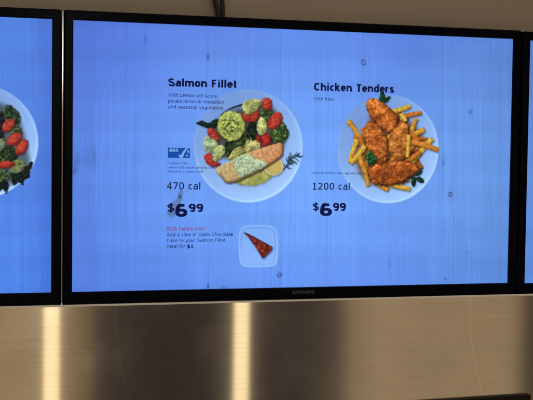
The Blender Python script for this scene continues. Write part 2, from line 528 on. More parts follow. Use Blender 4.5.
    P.shape('carrot_picture', poly(A((68, 315), (90, 298), (110, 316), (118, 340), (138, 346), (146, 354), (132, 364), (108, 365), (85, 353), (70, 335))), (164, 54, 46), tex=tx_carrot, rough=.7, rs=2.4, seed=26)
    P.shape('cauliflower_picture', poly(A((114, 275), (140, 262), (166, 270), (166, 302), (145, 327), (125, 343), (108, 330), (109, 300))), (188, 200, 120), rough=.6, rs=2, tex=tx_floret, seed=27)
    P.shape('broccoli_picture', poly(A((232, 232), (255, 205), (275, 205), (285, 228), (268, 240), (256, 262), (240, 282), (222, 268))), (54, 70, 40), rough=1.0, rs=1.6, tex=tx_broccoli, seed=28)
    P.shape('sauce_pool_picture', poly(A((200, 292), (225, 272), (246, 270), (262, 296), (240, 312), (205, 330), (180, 330))), (172, 166, 92), rough=.6, rs=2.2, tex=tx_floret, seed=29, drop=.3)
    P.shape('carrot_picture', poly(A((318, 208), (330, 218), (342, 240), (334, 250), (318, 238))), (150, 44, 40), tex=tx_carrot, rough=.7, rs=2.4, seed=30)
    # medallion
    def tx_med(X, Y, c, d, s):
        g = fbm(X / 2.2, Y / 2.2, s, 3)
        f, v = worley(X / 1.9 + 1.8 * fbm(X / 1.6, Y / 1.6, s + 5, 2), Y / 1.9 + 1.8 * fbm(X / 1.6, Y / 1.6, s + 6, 2), s + 3)
        cx, cy = 190 + 195 / 4.76, 90 + 172 / 4.76
        rr = np.hypot(X - cx, Y - cy)
        c = c * (lit(g * 1.6, .32) * (.80 + .40 * g))[..., None]
        fleck = (v > .38) * (1 - sm(.30, .72, f)) * (1 - sm(4, 14, rr))
        c = c * (1 - .66 * fleck)[..., None] + (fleck * 8)[..., None] * np.array([0, 1, .4])
        brown = sm(1.8, .2, d) * (.4 + .6 * sm(0, 8, Y - cy)) * (.35 + 1.1 * fbm(X / 1.4, Y / 1.4, s + 8, 2))
        return c * (1 - .6 * brown)[..., None] + brown[..., None] * np.array([30, 12, 0.])
    P.shape('potato_medallion_picture', ell(X, Y, 190 + 196 / 4.76, 90 + 173 / 4.76, 14.2, 15.3), (176, 186, 96), rough=1.2, rs=2.4, tex=tx_med, seed=31, drop=.7)
    # lemon
    lx0, ly0 = 190 + 398 / 4.76, 130 + 174 / 4.76
    def tx_lem(X, Y, c, d, s):
        an = np.arctan2(Y - ly0, X - lx0)
        seg = np.abs(np.sin(an * 4 + .4))
        flesh = sm(1.3, 1.9, d)
        c0 = np.array([204, 190, 92.]) * (1 - sm(.5, .9, d))[..., None] + np.array([206, 208, 176.]) * sm(.5, .9, d)[..., None]
        c1 = np.array([196, 172, 96.]) * (1 + .12 * (fbm(X / 1.2, Y / 1.2, s, 2) - .5))[..., None]
        c1 = c1 + (1 - sm(.05, .3, seg))[..., None] * np.array([20, 30, 50.])
        return c0 * (1 - flesh[..., None]) + c1 * flesh[..., None]
    P.shape('lemon_slice_picture', ell(X, Y, lx0, ly0, 10.0, 9.4), (200, 180, 100), tex=tx_lem, light=.1, drop=.5, seed=33)
    # salmon
    def tx_sal(X, Y, c, d, s):
        t = sm(212, 282, X)
        base = np.array([196, 176, 118.]) * (1 - t)[..., None] + np.array([214, 152, 100.]) * t[..., None]
        u = (X * .45 + Y * 1.0)
        v = X * .9 - Y * .42
        flake = np.abs(np.sin(v * .62 + .5 * np.sin(u * .35) + 2 * (fbm(X / 5, Y / 5, s, 2) - .5)))
        g = fbm(X / 2, Y / 2, s + 2, 3)
        base = base * (lit(g * 1.0, .22) * (.90 + .09 * flake + .22 * (g - .5)))[..., None]
        edge = sm(3.2, .4, d) * sm(0, 1, (Y - (172.5 - .47 * (X - 215))) / 9)
        return base * (1 - .30 * edge)[..., None] + edge[..., None] * np.array([8, 0, -4.])
    sal = poly(B((124, 186), (150, 167), (205, 143), (300, 100), (400, 68), (434, 63), (443, 90), (436, 126), (380, 166), (320, 202), (230, 242), (185, 254), (164, 246), (150, 226), (130, 206)))
    P.shape('salmon_fillet_picture', sal, (184, 148, 100), tex=tx_sal, rough=.25, drop=.8, seed=35, light=.16)
    def tx_sau(X, Y, c, d, s):
        f, v = worley(X / 1.7 + 1.5 * fbm(X / 1.5, Y / 1.5, s + 5, 2), Y / 1.7 + 1.5 * fbm(X / 1.5, Y / 1.5, s + 6, 2), s)
        fl = (v > .62) * (1 - sm(.18, .52, f))
        c = c * (lit(fbm(X / 3, Y / 3, s + 1, 3) * 2.0, .22) * (.90 + .2 * fbm(X / 4, Y / 4, s + 1, 3)))[..., None]
        return c * (1 - .42 * fl)[..., None] + (fl * 8)[..., None] * np.array([0, 1, .3])
    P.shape('dill_sauce_picture', poly(B((204, 146), (240, 120), (280, 116), (300, 130), (345, 148), (367, 164), (345, 182), (310, 196), (265, 214), (236, 224), (221, 196))), (184, 200, 158), tex=tx_sau, rough=.8, rs=2.6, light=.14, drop=.35, seed=37, soft=.7)
    # dill frond
    sdd = np.full(X.shape, 1e9)
    stem = spline(conv(190, 130, 4.76, [(446, 190), (462, 165), (480, 140), (505, 122)]), closed=False)
    sdd = np.minimum(sdd, sd_line(X, Y, stem, .55, .3))
    rng = np.random.RandomState(4)
    for k in range(34):
        p = stem[rng.randint(2, len(stem))]
        an = -0.75 + rng.uniform(-1.5, 1.6)
        ln = rng.uniform(3.0, 8.0)
        q = p + ln * np.array([math.cos(an), math.sin(an)])
        mpt = (p + q) / 2 + rng.uniform(-.6, .6, 2)
        sdd = np.minimum(sdd, sd_line(X, Y, np.array([p, mpt, q]), .42, .22))
    P.shape('dill_picture', sdd, (42, 62, 62), tex=tx_leaf, light=.05, drop=.18, soft=.35, seed=39)
    P.build(parent)

def fry_sd(X, Y, a, b, w):
    ax, ay = a
    bx, by = b
    L = math.hypot(bx - ax, by - ay)
    ux, uy = (bx - ax) / L, (by - ay) / L
    u = (X - ax) * ux + (Y - ay) * uy - L / 2
    v = -(X - ax) * uy + (Y - ay) * ux + .5 * np.sin(u * .16 + ax)
    w = w * (1.06 - .16 * (u / L))
    qx, qy = np.abs(u) - L / 2 + .5, np.abs(v) - w + .5
    return np.hypot(np.maximum(qx, 0), np.maximum(qy, 0)) + np.minimum(np.maximum(qx, qy), 0) - .5

def chicken_dish(parent):
    P = Picture(333, 82, 443, 207)
    X, Y = P.X, P.Y
    C = lambda *p: spline(conv(336, 88, 5.0, p))
    D = lambda *p: spline(conv(336, 130, 5.0, p))
    poly = lambda p: sd_poly(X, Y, p)
    (lx, _), (rx_, _) = [[float(v) for v in on_plane(x, 149.)] for x in (336.8, 438.8)]
    _, zb = on_plane(388., 203.6)
    R = (rx_ - lx) / 2
    plate(P, (lx + rx_) / 2, float(zb) + R, R, 'plate_picture', None)
    a = .62 * (1 - sm(-4, 3, poly(C((150, 190), (200, 120), (300, 120), (395, 190), (440, 260), (415, 350), (400, 420), (330, 490), (170, 480), (100, 370)))))
    P.over(np.clip(a * 1.35, 0, .92), (112, 66, 38))
    Y1, Y2, O1 = (196, 156, 58), (190, 136, 50), (182, 104, 42)
    rng = np.random.RandomState(12)
    for q in range(90):
        an = rng.uniform(0, 2 * math.pi)
        rr = rng.uniform(50, 138)
        cx, cy = 275 + rr * 1.02 * math.cos(an), 300 + rr * 1.25 * math.sin(an)
        if math.cos(an) < .1 and math.sin(an) < -.55:
            continue
        oa = an + rng.choice([-1, 1]) * rng.uniform(.2, 1.3)
        L = rng.uniform(38, 56)
        (p, q_) = conv(336, 88, 5.0, [(cx - L * math.cos(oa), cy - L * math.sin(oa)), (cx + L * math.cos(oa), cy + L * math.sin(oa))])
        P.shape('french_fry_picture', fry_sd(X, Y, p, q_, rng.uniform(1.6, 2.2)), (Y2, O1, (150, 84, 40), O1)[q % 4], tex=tx_fry, rough=.35, rs=3, light=.2, rim=1.2, drop=.7, seed=130 + q)
    fr = [((60, 165), (137, 272), 2.3, Y2), ((108, 255), (66, 372), 2.3, Y1), ((84, 330), (150, 420), 2.2, O1), ((118, 240), (140, 330), 2.3, O1),
          ((148, 288), (72, 378), 2.4, Y1), ((118, 342), (164, 490), 2.3, Y2), ((285, 122), (372, 88), 2.2, Y1), ((340, 145), (428, 124), 2.2, O1),
          ((352, 250), (442, 206), 2.6, Y2), ((360, 215), (420, 270), 2.6, O1), ((345, 350), (410, 250), 2.4, O1), ((362, 384), (484, 254), 2.5, Y1),
          ((372, 268), (512, 308), 2.5, (190, 118, 46)), ((350, 372), (420, 318), 2.4, O1), ((200, 470), (262, 512), 2.3, (192, 128, 50)), ((262, 478), (372, 508), 2.2, Y1),
          ((326, 126), (352, 168), 2.0, (206, 176, 80))]
    for k, (p, q, w, c) in enumerate(fr):
        (p, q) = conv(336, 88, 5.0, [p, q])
        P.shape('french_fry_picture', fry_sd(X, Y, p, q, w), c, tex=tx_fry, rough=.3, rs=3, light=.2, rim=1.2, drop=.6, seed=50 + k)
    cr = (208, 114, 50)
    P.shape('chicken_tender_picture', poly(C((150, 78), (165, 57), (195, 53), (240, 75), (278, 110), (312, 150), (303, 188), (275, 228), (240, 212), (205, 182), (170, 142), (154, 110))), cr, tex=tx_crust, rough=.9, rs=2.2, drop=.8, seed=71, light=.30, rim=4.0)
    P.shape('chicken_tender_picture', poly(C((148, 192), (168, 166), (200, 178), (232, 210), (257, 250), (262, 305), (255, 360), (245, 385), (200, 372), (160, 330), (144, 262))), (200, 110, 50), tex=tx_crust, rough=.9, rs=2.2, drop=.8, seed=74, light=.30, rim=4.0)
    P.shape('chicken_tender_picture', poly(C((264, 262), (275, 225), (300, 190), (332, 168), (360, 188), (366, 230), (360, 292), (347, 350), (310, 374), (275, 368), (262, 312))), (206, 124, 56), tex=tx_crust, rough=.8, rs=2.2, drop=.9, seed=77, light=.30, rim=4.0)
    (p, q) = conv(336, 88, 5.0, [(365, 232), (354, 348)])
    P.shape('french_fry_picture', fry_sd(X, Y, p, q, 1.9), (200, 154, 62), tex=tx_fry, rough=.3, rs=3, light=.2, rim=1.2, drop=.7, seed=79)
    P.shape('chicken_tender_picture', poly(D((163, 192), (190, 168), (260, 163), (330, 153), (380, 163), (412, 188), (418, 206), (382, 232), (330, 262), (270, 278), (200, 273), (170, 252), (158, 216))), (200, 106, 48), tex=tx_crust, rough=1.0, rs=2.2, drop=.95, seed=81, light=.30, rim=4.0)
    G = (36, 70, 44)
    top = np.minimum(np.minimum(poly(C((236, 72), (222, 52), (219, 28), (229, 12), (243, 30), (246, 55))), poly(C((238, 74), (246, 52), (262, 42), (272, 45), (262, 64), (248, 74)))), poly(C((232, 72), (218, 58), (214, 44), (226, 52))))
    P.shape('parsley_picture', top, G, tex=tx_leaf, rough=.4, rs=1.4, drop=.4, seed=83, light=.3)
    P.shape('basil_leaf_picture', poly(D((150, 128), (163, 104), (183, 118), (202, 140), (196, 166), (172, 177), (155, 160))), (50, 88, 50), tex=tx_leaf, rough=.6, rs=1.6, drop=.6, seed=85, light=.4)
    st = sd_line(X, Y, np.array(conv(336, 130, 5.0, [(408, 208), (400, 228), (392, 250)])), .4, .4)
    pr = st
    for lf in (((384, 235), (402, 240), (398, 272), (386, 284), (376, 264)), ((398, 226), (412, 206), (432, 206), (424, 222), (408, 230)), ((402, 240), (420, 234), (438, 248), (436, 264), (418, 262), (404, 254)), ((374, 244), (388, 232), (392, 246))):
        pr = np.minimum(pr, poly(D(*lf)))
    P.shape('parsley_picture', pr, (34, 62, 44), tex=tx_leaf, rough=.35, rs=1.3, drop=.35, seed=87, light=.25)
    P.build(parent)

def cake_dish(parent):
    P = Picture(235.5, 222.5, 281, 270)
    X, Y = P.X, P.Y
    F = lambda *p: conv(230, 220, 8.0, p)
    sq = sd_poly(X, Y, spline(F((66, 200), (72, 95), (92, 58), (130, 42), (230, 36), (320, 42), (362, 62), (380, 100), (388, 210), (382, 320), (365, 360), (320, 376), (225, 380), (130, 376), (90, 356), (72, 315))))
    P.rgb = P.rgb * (1 - .14 * np.exp(-((sq - .2) / .8) ** 2))[..., None]
    k = sm(-5, 0.0, -np.abs(sq + 2.0) - .3)
    c = np.array([128, 174, 250.]) + (sm(225, 268, Y))[..., None] * np.array([8, 8, 4.])
    c = c * (1 - .10 * np.exp(-((sq + 3.2) / .8) ** 2) * (1 - .6 * sm(240, 262, Y)) + .05 * np.exp(-((sq + .9) / .8) ** 2))[..., None]
    P.over(1 - sm(-.5, .5, sq), c)
    P.lab[sq < 0] = P.new('dessert_plate_picture')
    tri = np.array(F((112, 98), (150, 112), (220, 150), (338, 214), (334, 238), (300, 272), (268, 304), (254, 297), (225, 250), (190, 195), (150, 140)))
    tri = sd_poly(X, Y, tri)
    def tx_cake(X, Y, c, d, s):
        f, v = worley(X / .9, Y / .9, s)
        big = fbm(X / 2.6, Y / 2.6, s + 2, 2)
        t = np.clip(.5 + (Y - 241 - .62 * (X - 258)) / 9, 0, 1)
        c = c * (lit(big * 1.5, .4) * (.60 + .7 * big + .35 * (v - .5)))[..., None]
        c = c * (1 - .72 * (v < .26) * (1 - sm(.3, .6, f)))[..., None]
        c = c + ((v > .93) * (1 - sm(.15, .4, f)))[..., None] * np.array([60, 100, 130.])
        return c * (1 - .65 * sm(1.0, .2, d) * (t < .55))[..., None]
    P.shade(tri, .8, 1.6, 2.0, .35)
    P.shape('cake_slice_picture', tri, (142, 60, 44), tex=tx_cake, rough=.35, rs=1.2, light=.1, drop=.5, seed=91)
    P.build(parent)

def vegetable_dish(parent):
    """the dish at the inner edge of the neighbouring display"""
    P = Picture(-75, 82, 43, 206, step=.3)
    X, Y = P.X, P.Y
    k = 2.86
    e = lambda cx, cy, rx, ry, an=0: ell(X, Y, cx / k, 80 + cy / k, rx / k, ry / k, an)
    poly = lambda *p: sd_poly(X, Y, spline(conv(0, 80, k, p)))
    (rx_, zc) = on_plane(38.6, 142.5)
    _, zt = on_plane(0., 86.3)
    R = .118
    plate(P, float(rx_) - R, float(zc), R, 'plate_picture', None)
    P.over(.7 * (1 - sm(-5, 3, poly((-100, 120), (-60, 60), (20, 70), (60, 120), (80, 190), (85, 250), (40, 300), (-40, 300), (-110, 230)))), (52, 60, 60))
    for q, (cx, cy, rx, ry) in enumerate([(-70, 120, 40, 34), (-95, 190, 36, 40), (-50, 240, 40, 30), (-20, 170, 34, 36)]):
        P.shape('broccoli_picture', e(cx, cy, rx, ry), (60, 80, 48), tex=tx_broccoli, rough=1.0, rs=1.7, seed=110 + q)
    P.shape('herb_picture', poly((-20, 275), (10, 280), (25, 300), (18, 325), (8, 312), (-8, 322), (-14, 300)), (28, 42, 40), tex=tx_leaf, rough=1.2, rs=1.2, drop=.3, seed=101)
    P.shape('parsley_picture', poly((34, 262), (62, 255), (92, 234), (90, 252), (84, 262), (86, 276), (72, 284), (66, 300), (54, 292), (40, 300), (34, 284)), (28, 44, 38), tex=tx_leaf, rough=1.3, rs=1.2, drop=.3, seed=102)
    P.shape('broccoli_picture', poly((12, 95), (20, 72), (38, 78), (56, 98), (58, 120), (40, 128), (18, 120)), (62, 84, 56), tex=tx_broccoli, rough=1.0, rs=1.6, seed=103)
    P.shape('broccoli_picture', poly((-30, 100), (5, 90), (14, 120), (8, 160), (-30, 165)), (30, 40, 44), tex=tx_broccoli, rough=1.0, rs=1.6, seed=104)
    P.shape('broccoli_picture', poly((30, 150), (50, 130), (62, 145), (58, 165), (40, 168)), (70, 90, 58), tex=tx_broccoli, rough=.9, rs=1.5, seed=105)
    P.shape('broccoli_picture', poly((-20, 190), (30, 188), (48, 205), (48, 228), (20, 236), (-20, 230)), (64, 82, 50), tex=tx_broccoli, rough=1.0, rs=1.6, seed=106)
    P.shape('cauliflower_picture', poly((-10, 175), (8, 168), (14, 190), (2, 205), (-12, 200)), (140, 156, 120), tex=tx_floret, rough=.8, seed=107)
    P.shape('cauliflower_picture', poly((28, 240), (50, 226), (72, 238), (66, 258), (44, 266), (28, 258)), (140, 150, 98), tex=tx_floret, rough=1.0, rs=2, seed=108)
    P.shape('broccoli_picture', poly((-20, 262), (10, 254), (26, 262), (28, 282), (6, 292), (-18, 288)), (88, 108, 72), tex=tx_broccoli, rough=1.0, rs=1.6, seed=109)
    for q, (cx, cy, rx, ry, an) in enumerate([(24, 130, 15, 23, .75), (62, 192, 16, 25, .6), (40, 170, 16, 25, .95), (16, 242, 26, 11, -.05)]):
        P.shape('carrot_picture', e(cx, cy, rx, ry, an), (160, 58, 46), tex=tx_carrot, rough=.25, drop=.6, seed=115 + q)
    P.build(parent)

# ------------------------------------------------------------------ lettering: a drawn humanist sans, every glyph a set of pen strokes
ADV = dict(zip('abcdefghiklmnoprstuvwyACDEFGIKLMNSTUW0124679$.,:- ',
               (.601, .623, .521, .623, .596, .385, .623, .633, .274, .592, .274, .973, .633, .607, .623, .427, .521, .394, .633, .592, .818, .592,
                .684, .698, .771, .632, .575, .775, .421, .693, .557, .843, .748, .684, .616, .732, .989, .636, .636, .636, .636, .636, .636, .636, .636, .364, .364, .454, .454, .352)))
def arc(cx, cy, rx, ry, a0, a1, n=18, p=2.25):
    out = []
    for k in range(n + 1):
        a = math.radians(a0 + (a1 - a0) * k / n)
        c, s_ = math.cos(a), math.sin(a)
        out.append((cx + rx * math.copysign(abs(c) ** (2 / p), c), cy + ry * math.copysign(abs(s_) ** (2 / p), s_)))
    return out
def sp(*pts):
    return [tuple(q) for q in spline(pts, 6, closed=False)]
def glyph(ch, wy, bold):
    XH, AS = .75, 1.04
    b, x, c = wy / 2, XH - wy / 2, 1 - wy / 2
    m, r = XH / 2, (XH - wy) / 2
    st = lambda u, h=1.0, y0=0.0: [(u, y0), (u, h)]
    n_ = lambda u0, u1: [(u0, x - .30)] + arc((u0 + u1) / 2, x - .30, (u1 - u0) / 2, .30, 180, 0)[1:] + [(u1, 0)]
    D = {
        'a': [[(1, 0), (1, .46)] + arc(.52, .46, .48, x - .46, 0, 98)[1:] + [(.12, x - .05)], [(1, .42 + b * .2)] + sp((.95, .43), (.5, .425), (.12, .36), (0, .22), (.1, b + .03), (.36, b), (.7, .10), (1, .2))],
        'b': [st(0, AS), arc(.5, m, .5, r, 0, 360)], 'd': [st(1, AS), arc(.5, m, .5, r, 0, 360)], 'p': [st(0, XH, -.27), arc(.5, m, .5, r, 0, 360)],
        'c': [arc(.56, m, .56, r, 48, 312)], 'o': [arc(.5, m, .5, r, 0, 360)],
        'e': [[(.02, m + .015), (1, m + .015)] + arc(.5, m, .5, r, 3, 318)],
        'f': [[(.36, 0), (.36, AS - .24)] + arc(.86, AS - .24, .5, .24 - b, 180, 92)[1:] + [(1.25, AS - b - .01)], [(-.05, x), (1.05, x)]],
        'g': [arc(.5, m, .5, r, 0, 360), [(1, XH), (1, -.04)] + arc(.5, -.04, .5, .24 - b, 0, -125)[1:]],
        'h': [st(0, AS), n_(0, 1)], 'n': [st(0, XH), n_(0, 1)], 'm': [st(0, XH), n_(0, .5), n_(.5, 1)],
        'u': [st(1, XH), [(0, XH)] + arc(.5, b + .30, .5, .30, 180, 360)],
        'i': [st(.5, XH), st(.5, 1.03, .885)], 'l': [st(.5, AS)],
        'k': [st(0, AS), [(.95, XH), (.08, .36)], [(.30, .44), (1, 0)]],
        'r': [st(0, XH), [(0, x - .22)] + arc(.8, x - .22, .8, .21, 180, 92)[1:] + [(1.05, x)]],
        's': [sp((.95, x - .08), (.7, x - .01), (.42, x), (.1, x - .06), (.05, .52), (.25, .42), (.65, .345), (.96, .25), (.92, .10), (.6, b), (.3, b + .005), (0, b + .09))],
        't': [[(.3, .96), (.3, .22)] + arc(.78, .22, .48, .22 - b, 180, 268)[1:] + [(1.02, b + .015)], [(-.02, x), (1, x)]],
        'v': [[(0, XH), (.5, .02), (1, XH)]], 'w': [[(0, XH), (.25, .02), (.5, x), (.75, .02), (1, XH)]], 'y': [[(0, XH), (.5, .03)], [(1, XH), (.32, -.27)]],
        'A': [[(0, 0), (.5, .97), (1, 0)], [(.2, .29), (.8, .29)]], 'C': [arc(.54, .5, .54, .5 - b, 50, 310)],
        'D': [st(0), [(0, c), (.4, c)] + arc(.4, .5, .6, .5 - b, 90, -90)[1:] + [(0, b)]],
        'E': [st(0), [(0, c), (1, c)], [(0, .53), (.93, .53)], [(0, b), (1, b)]], 'F': [st(0), [(0, c), (1, c)], [(0, .5), (.93, .5)]],
        'G': [arc(.53, .5, .53, .5 - b, 50, 318), [(1, .1), (1, .47)], [(1, .47), (.55, .47)]],
        'I': [st(.5), [(.05, c), (.95, c)], [(.05, b), (.95, b)]], 'K': [st(0), [(.95, 1), (.06, .46)], [(.28, .56), (1.02, 0)]],
        'L': [st(0), [(0, b), (1.05, b)]], 'M': [[(0, 0), (0, 1)], [(0, .98), (.5, .30), (1, .98)], [(1, 0), (1, 1)]], 'N': [st(0), [(0, .97), (1, .03)], st(1)],
        'S': [sp((.95, c - .10), (.75, c - .02), (.45, c), (.12, c - .08), (.03, .74), (.15, .6), (.5, .52), (.86, .43), (1, .27), (.9, .09), (.55, b), (.25, b + .02), (-.02, b + .13))],
        'T': [st(.5), [(-.08, c), (1.08, c)]], 'U': [[(0, 1), (0, .35)] + arc(.5, .35, .5, .35 - b, 180, 360)[1:] + [(1, 1)]],
        'W': [[(0, 1), (.25, .02), (.5, .96), (.75, .02), (1, 1)]],
        '0': [arc(.5, .5, .5, .5 - b, 0, 360)], '1': [st(.52), [(.52, .97), (.40, .86), (.08, .82)], [(.05, b), (1, b)]],
        '2': [sp((.04, c - .12), (.25, c - .02), (.55, c), (.88, c - .1), (.93, .72), (.75, .5), (.38, .25), (.04, b + .03)) + [(1.05, b)]],
        '4': [[(.76, 0), (.76, .97), (-.02, .34), (-.02, .29)], [(-.05, .28), (1.08, .28)]],
        '6': [arc(.5, .32, .5, .32 - b, 0, 360), sp((0, .34), (.04, .62), (.25, .9), (.6, c), (.88, c - .01))],
        '9': [arc(.5, .68, .5, .32 - b, 0, 360), sp((1, .66), (.96, .38), (.75, .1), (.4, b), (.12, b + .01))],
        '7': [[(-.02, c), (1, c)], [(.98, .96), (.3, 0)]],
        '$': [sp((.93, .78), (.7, .84), (.45, .85), (.1, .78), (.05, .64), (.2, .53), (.5, .47), (.85, .39), (.97, .26), (.85, .12), (.5, .06), (.2, .08), (0, .16)), [(.5, -.16), (.5, 1.06)]],
        '.': [st(.5, .17)], ',': [[(.62, .17), (.3, -.16)]], ':': [st(.5, .17), st(.5, .74, .57)], '-': [[(-.1, .38), (1.1, .38)]], ' ': [],
    }
    return D[ch]
def set_text(s, bold):
    """-> list of strokes (quads) in cap-height units, with the ink's left and right"""
    kw = .74 if s == '$' else 1.0
    w, wy = ((.295 * kw, .21 * kw) if bold else (.155, .135))
    X0, quads = 0.0, []
    for ch in s:
        adv = (ADV[ch] + ((.078 if ch not in 'li' else .068) if bold else 0)) / .727
        sb = .085 if not bold else .045
        if ch in 'vwyAkKtfTrW7':
            sb *= .45
        if ch in 'il.,:':
            lo = hi = None
            L0, L1 = X0 + adv / 2 - .12, X0 + adv / 2 + .12
        else:
            L0, L1 = X0 + sb + w / 2, X0 + adv - sb - w / 2
        for stroke in glyph(ch, wy, bold):
            P = np.array([(L0 + u * (L1 - L0), y) for u, y in stroke])
            keep = [0] + [i for i in range(1, len(P)) if np.hypot(*(P[i] - P[i - 1])) > 1e-4]
            P = P[keep]
            closed = np.hypot(*(P[0] - P[-1])) < 1e-3
            n = len(P)
            off = []
            for i in range(n):
                a = P[i] - P[i - 1] if i > 0 else (P[-1] - P[-2] if closed else P[1] - P[0])
                b_ = P[i + 1] - P[i] if i < n - 1 else (P[1] - P[0] if closed else P[-1] - P[-2])
                a, b_ = a / np.hypot(*a), b_ / np.hypot(*b_)
                na, nb = np.array([-a[1], a[0]]), np.array([-b_[1], b_[0]])
                mm = na + nb
                L = np.hypot(*mm)
                mm = mm / max(L, 1e-6)
                k = 1 / max(.45, float(mm @ na))
                # broad pen: full width on stems, thinner on level strokes
                off.append(mm * k * np.array([w / 2, w / 2]) * (wy / w + (1 - wy / w) * abs(mm[0])))
            off = np.array(off)
            for i in range(n - 1):
                quads.append((P[i] + off[i], P[i] - off[i], P[i + 1] - off[i + 1], P[i + 1] + off[i + 1]))
            quads.append(None)
        X0 += adv
    return quads
def lettering(name, pieces, mat, parent, y=LAYER_TEXT):
    """pieces: (text, left px, right px, baseline px, cap height px, bold); all become one flat mesh on the display"""
    V, Fs = [], []
    for (s, xl, xr, yb, cap, bold) in pieces:
        quads = set_text(s, bold)
        allx = np.array([p[0] for q in quads if q for p in q])
        x0, x1 = allx.min(), allx.max()
        PX0, PZ0 = [float(v) for v in on_plane(xl, yb)]
        PX1, _ = [float(v) for v in on_plane(xr, yb)]
        _, PZc = [float(v) for v in on_plane(xl, yb - cap)]
        k = 0
        for q in quads:
            if q is None:
                k += 1
                continue
            base = len(V)
            for p in q:
                V.append((PX0 + (p[0] - x0) / (x1 - x0) * (PX1 - PX0), y - (k % 3) * 2e-5, PZ0 + p[1] * (PZc - PZ0)))
            Fs.append([base, base + 1, base + 2, base + 3])
    me = bpy.data.meshes.new(name)
    me.from_pydata(V, [], Fs)
    return link(name, me, mat, parent)

def flat_poly(name, polys, mat, parent, y):
    """outlines in photograph coordinates, filled on the display plane"""
    bm = bmesh.new()
    for P in polys:
        X_, Z_ = on_plane(np.array([p[0] for p in P]), np.array([p[1] for p in P]))
        f = bm.faces.new([bm.verts.new((float(a), y, float(b))) for a, b in zip(X_, Z_)])
        if f.normal.y > 0:
            f.normal_flip()
    bmesh.ops.triangulate(bm, faces=bm.faces[:])
    return bm_obj(name, bm, mat, parent)

# ------------------------------------------------------------------ the screens
BL, BT, BB = 0.0195, 0.0205, 0.0262          # bezel widths: sides, top, bottom
FRONT = -0.007
def bezel_bm():
    bm = bmesh.new()
    xo, zt, zb = W / 2 + BL, H / 2 + BT, -H / 2 - BB
    def loop(x, t, b, y, r, n=4):
        out = []
        for (cx, cz, a0) in ((x - r, t - r, 0), (-x + r, t - r, 90), (-x + r, b + r, 180), (x - r, b + r, 270)):
            for k in range(n + 1):
                a = math.radians(a0 + 90 * k / n)
                out.append(bm.verts.new((cx + r * math.cos(a), y, cz + r * math.sin(a))))
        return out
    prof = [(xo, zt, zb, .024, .004), (xo, zt, zb, FRONT + .0035, .004), (xo - .0006, zt - .0006, zb + .0006, FRONT + .0016, .0038), (xo - .0018, zt - .0018, zb + .0018, FRONT + .0004, .003), (xo - .0034, zt - .0034, zb + .0034, FRONT, .002),
            (W / 2 + .0022, H / 2 + .0022, -H / 2 - .0022, FRONT, .0012), (W / 2 + .0008, H / 2 + .0008, -H / 2 - .0008, FRONT + .0008, .0008), (W / 2, H / 2, -H / 2, FRONT + .003, .0004), (W / 2, H / 2, -H / 2, .0015, .0004)]
    loops = [loop(*p) for p in prof]
    n = len(loops[0])
    for a, b in zip(loops, loops[1:]):
        for k in range(n):
            bm.faces.new((a[k], a[(k + 1) % n], b[(k + 1) % n], b[k]))
    bmesh.ops.recalc_face_normals(bm, faces=bm.faces[:])
    return bm
def housing_bm():
    bm = bmesh.new()
    box(bm, -W / 2 - BL + .004, W / 2 + BL - .004, .0242, .045, -H / 2 - BB + .004, H / 2 + BT - .004, .003)
    box(bm, -.30, .30, .0452, .060, -.20, .16, .004)
    return bm
def screen(loc, label, dx, dz, knots, seed):
    root = bpy.data.objects.new('menu_screen', None)
    COL.objects.link(root)
    root.empty_display_size = .1
    tag(root, label, 'menu screen', 'menu screens hung in a row')
    bm_obj('bezel', bezel_bm(), MAT_BEZEL, root, smooth=False)
    bm_obj('housing', housing_bm(), MAT_HOUSING, root)
    nx, nz = int(W / dx), int(H / dz)
    gx, gz = np.meshgrid(np.linspace(-W / 2, W / 2, nx + 1), np.linspace(H / 2, -H / 2, nz + 1))
    px, py = to_px(gx + loc[0], gz + loc[1]) if knots is None else to_px(gx, gz)
    rgb = boards(px, py, seed=seed, knots=bool(knots))
    d = grid_mesh('display', gx, gz, LAYER_BACK, rgb, np.ones((nz, nx), bool), root)
    return root, d

centre, disp = screen((0, 0), 'widest menu screen, the whole one in the middle, showing two dinner plates and their prices', .0009, .0016, True, 3)
salmon_dish(disp)
chicken_dish(disp)
cake_dish(disp)
lettering('heading_text', [('Salmon Fillet', 168.2, 236.4, 86.2, 7.9, True)], MAT_INK, disp)
lettering('description_text', [('With Lemon-dill sauce,', 168.2, 218.3, 96.6, 3.5, False), ('potato-broccoli medallion', 168.1, 224, 102.6, 3.5, False), ('and seasonal vegetables', 168.1, 222.8, 108.5, 3.5, False)], MAT_INK_SOFT, disp)
lettering('allergen_text', [('Contains fish.', 167.5, 187.6, 164.2, 2.3, False), ('Lemon-Dill sauce contains milk.', 167.5, 215.5, 168.4, 2.3, False), ('Medallion contains milk.', 167.5, 204, 172.5, 2.3, False)], MAT_INK_FINE, disp)
lettering('calorie_text', [('470 cal', 166.9, 200.2, 189.4, 7.2, False)], MAT_INK, disp)
lettering('price_text', [('$', 167.2, 174.4, 211.4, 7.9, True), ('6', 175.2, 187.4, 216.8, 12.8, True), ('99', 188.6, 203.2, 211.8, 8.0, True)], MAT_INK, disp)
lettering('offer_heading_text', [('IKEA Family offer:', 166.9, 206.5, 230.6, 3.6, False)], MAT_INK_RED, disp)
lettering('offer_text', [('Add a slice of Daim Chocolate', 166.8, 232.8, 236.4, 3.5, False), ('Cake to your Salmon Fillet', 166.8, 225.3, 242.2, 3.5, False), ('meal for', 166.8, 185.2, 248.0, 3.5, False), ('$1', 187.2, 193, 248.0, 3.5, True)], MAT_INK_SOFT, disp)
lettering('heading_text', [('Chicken Tenders', 313.9, 393.9, 90.6, 7.8, True)], MAT_INK, disp)
lettering('description_text', [('With fries', 313.9, 333.2, 100.4, 3.4, False)], MAT_INK_SOFT, disp)
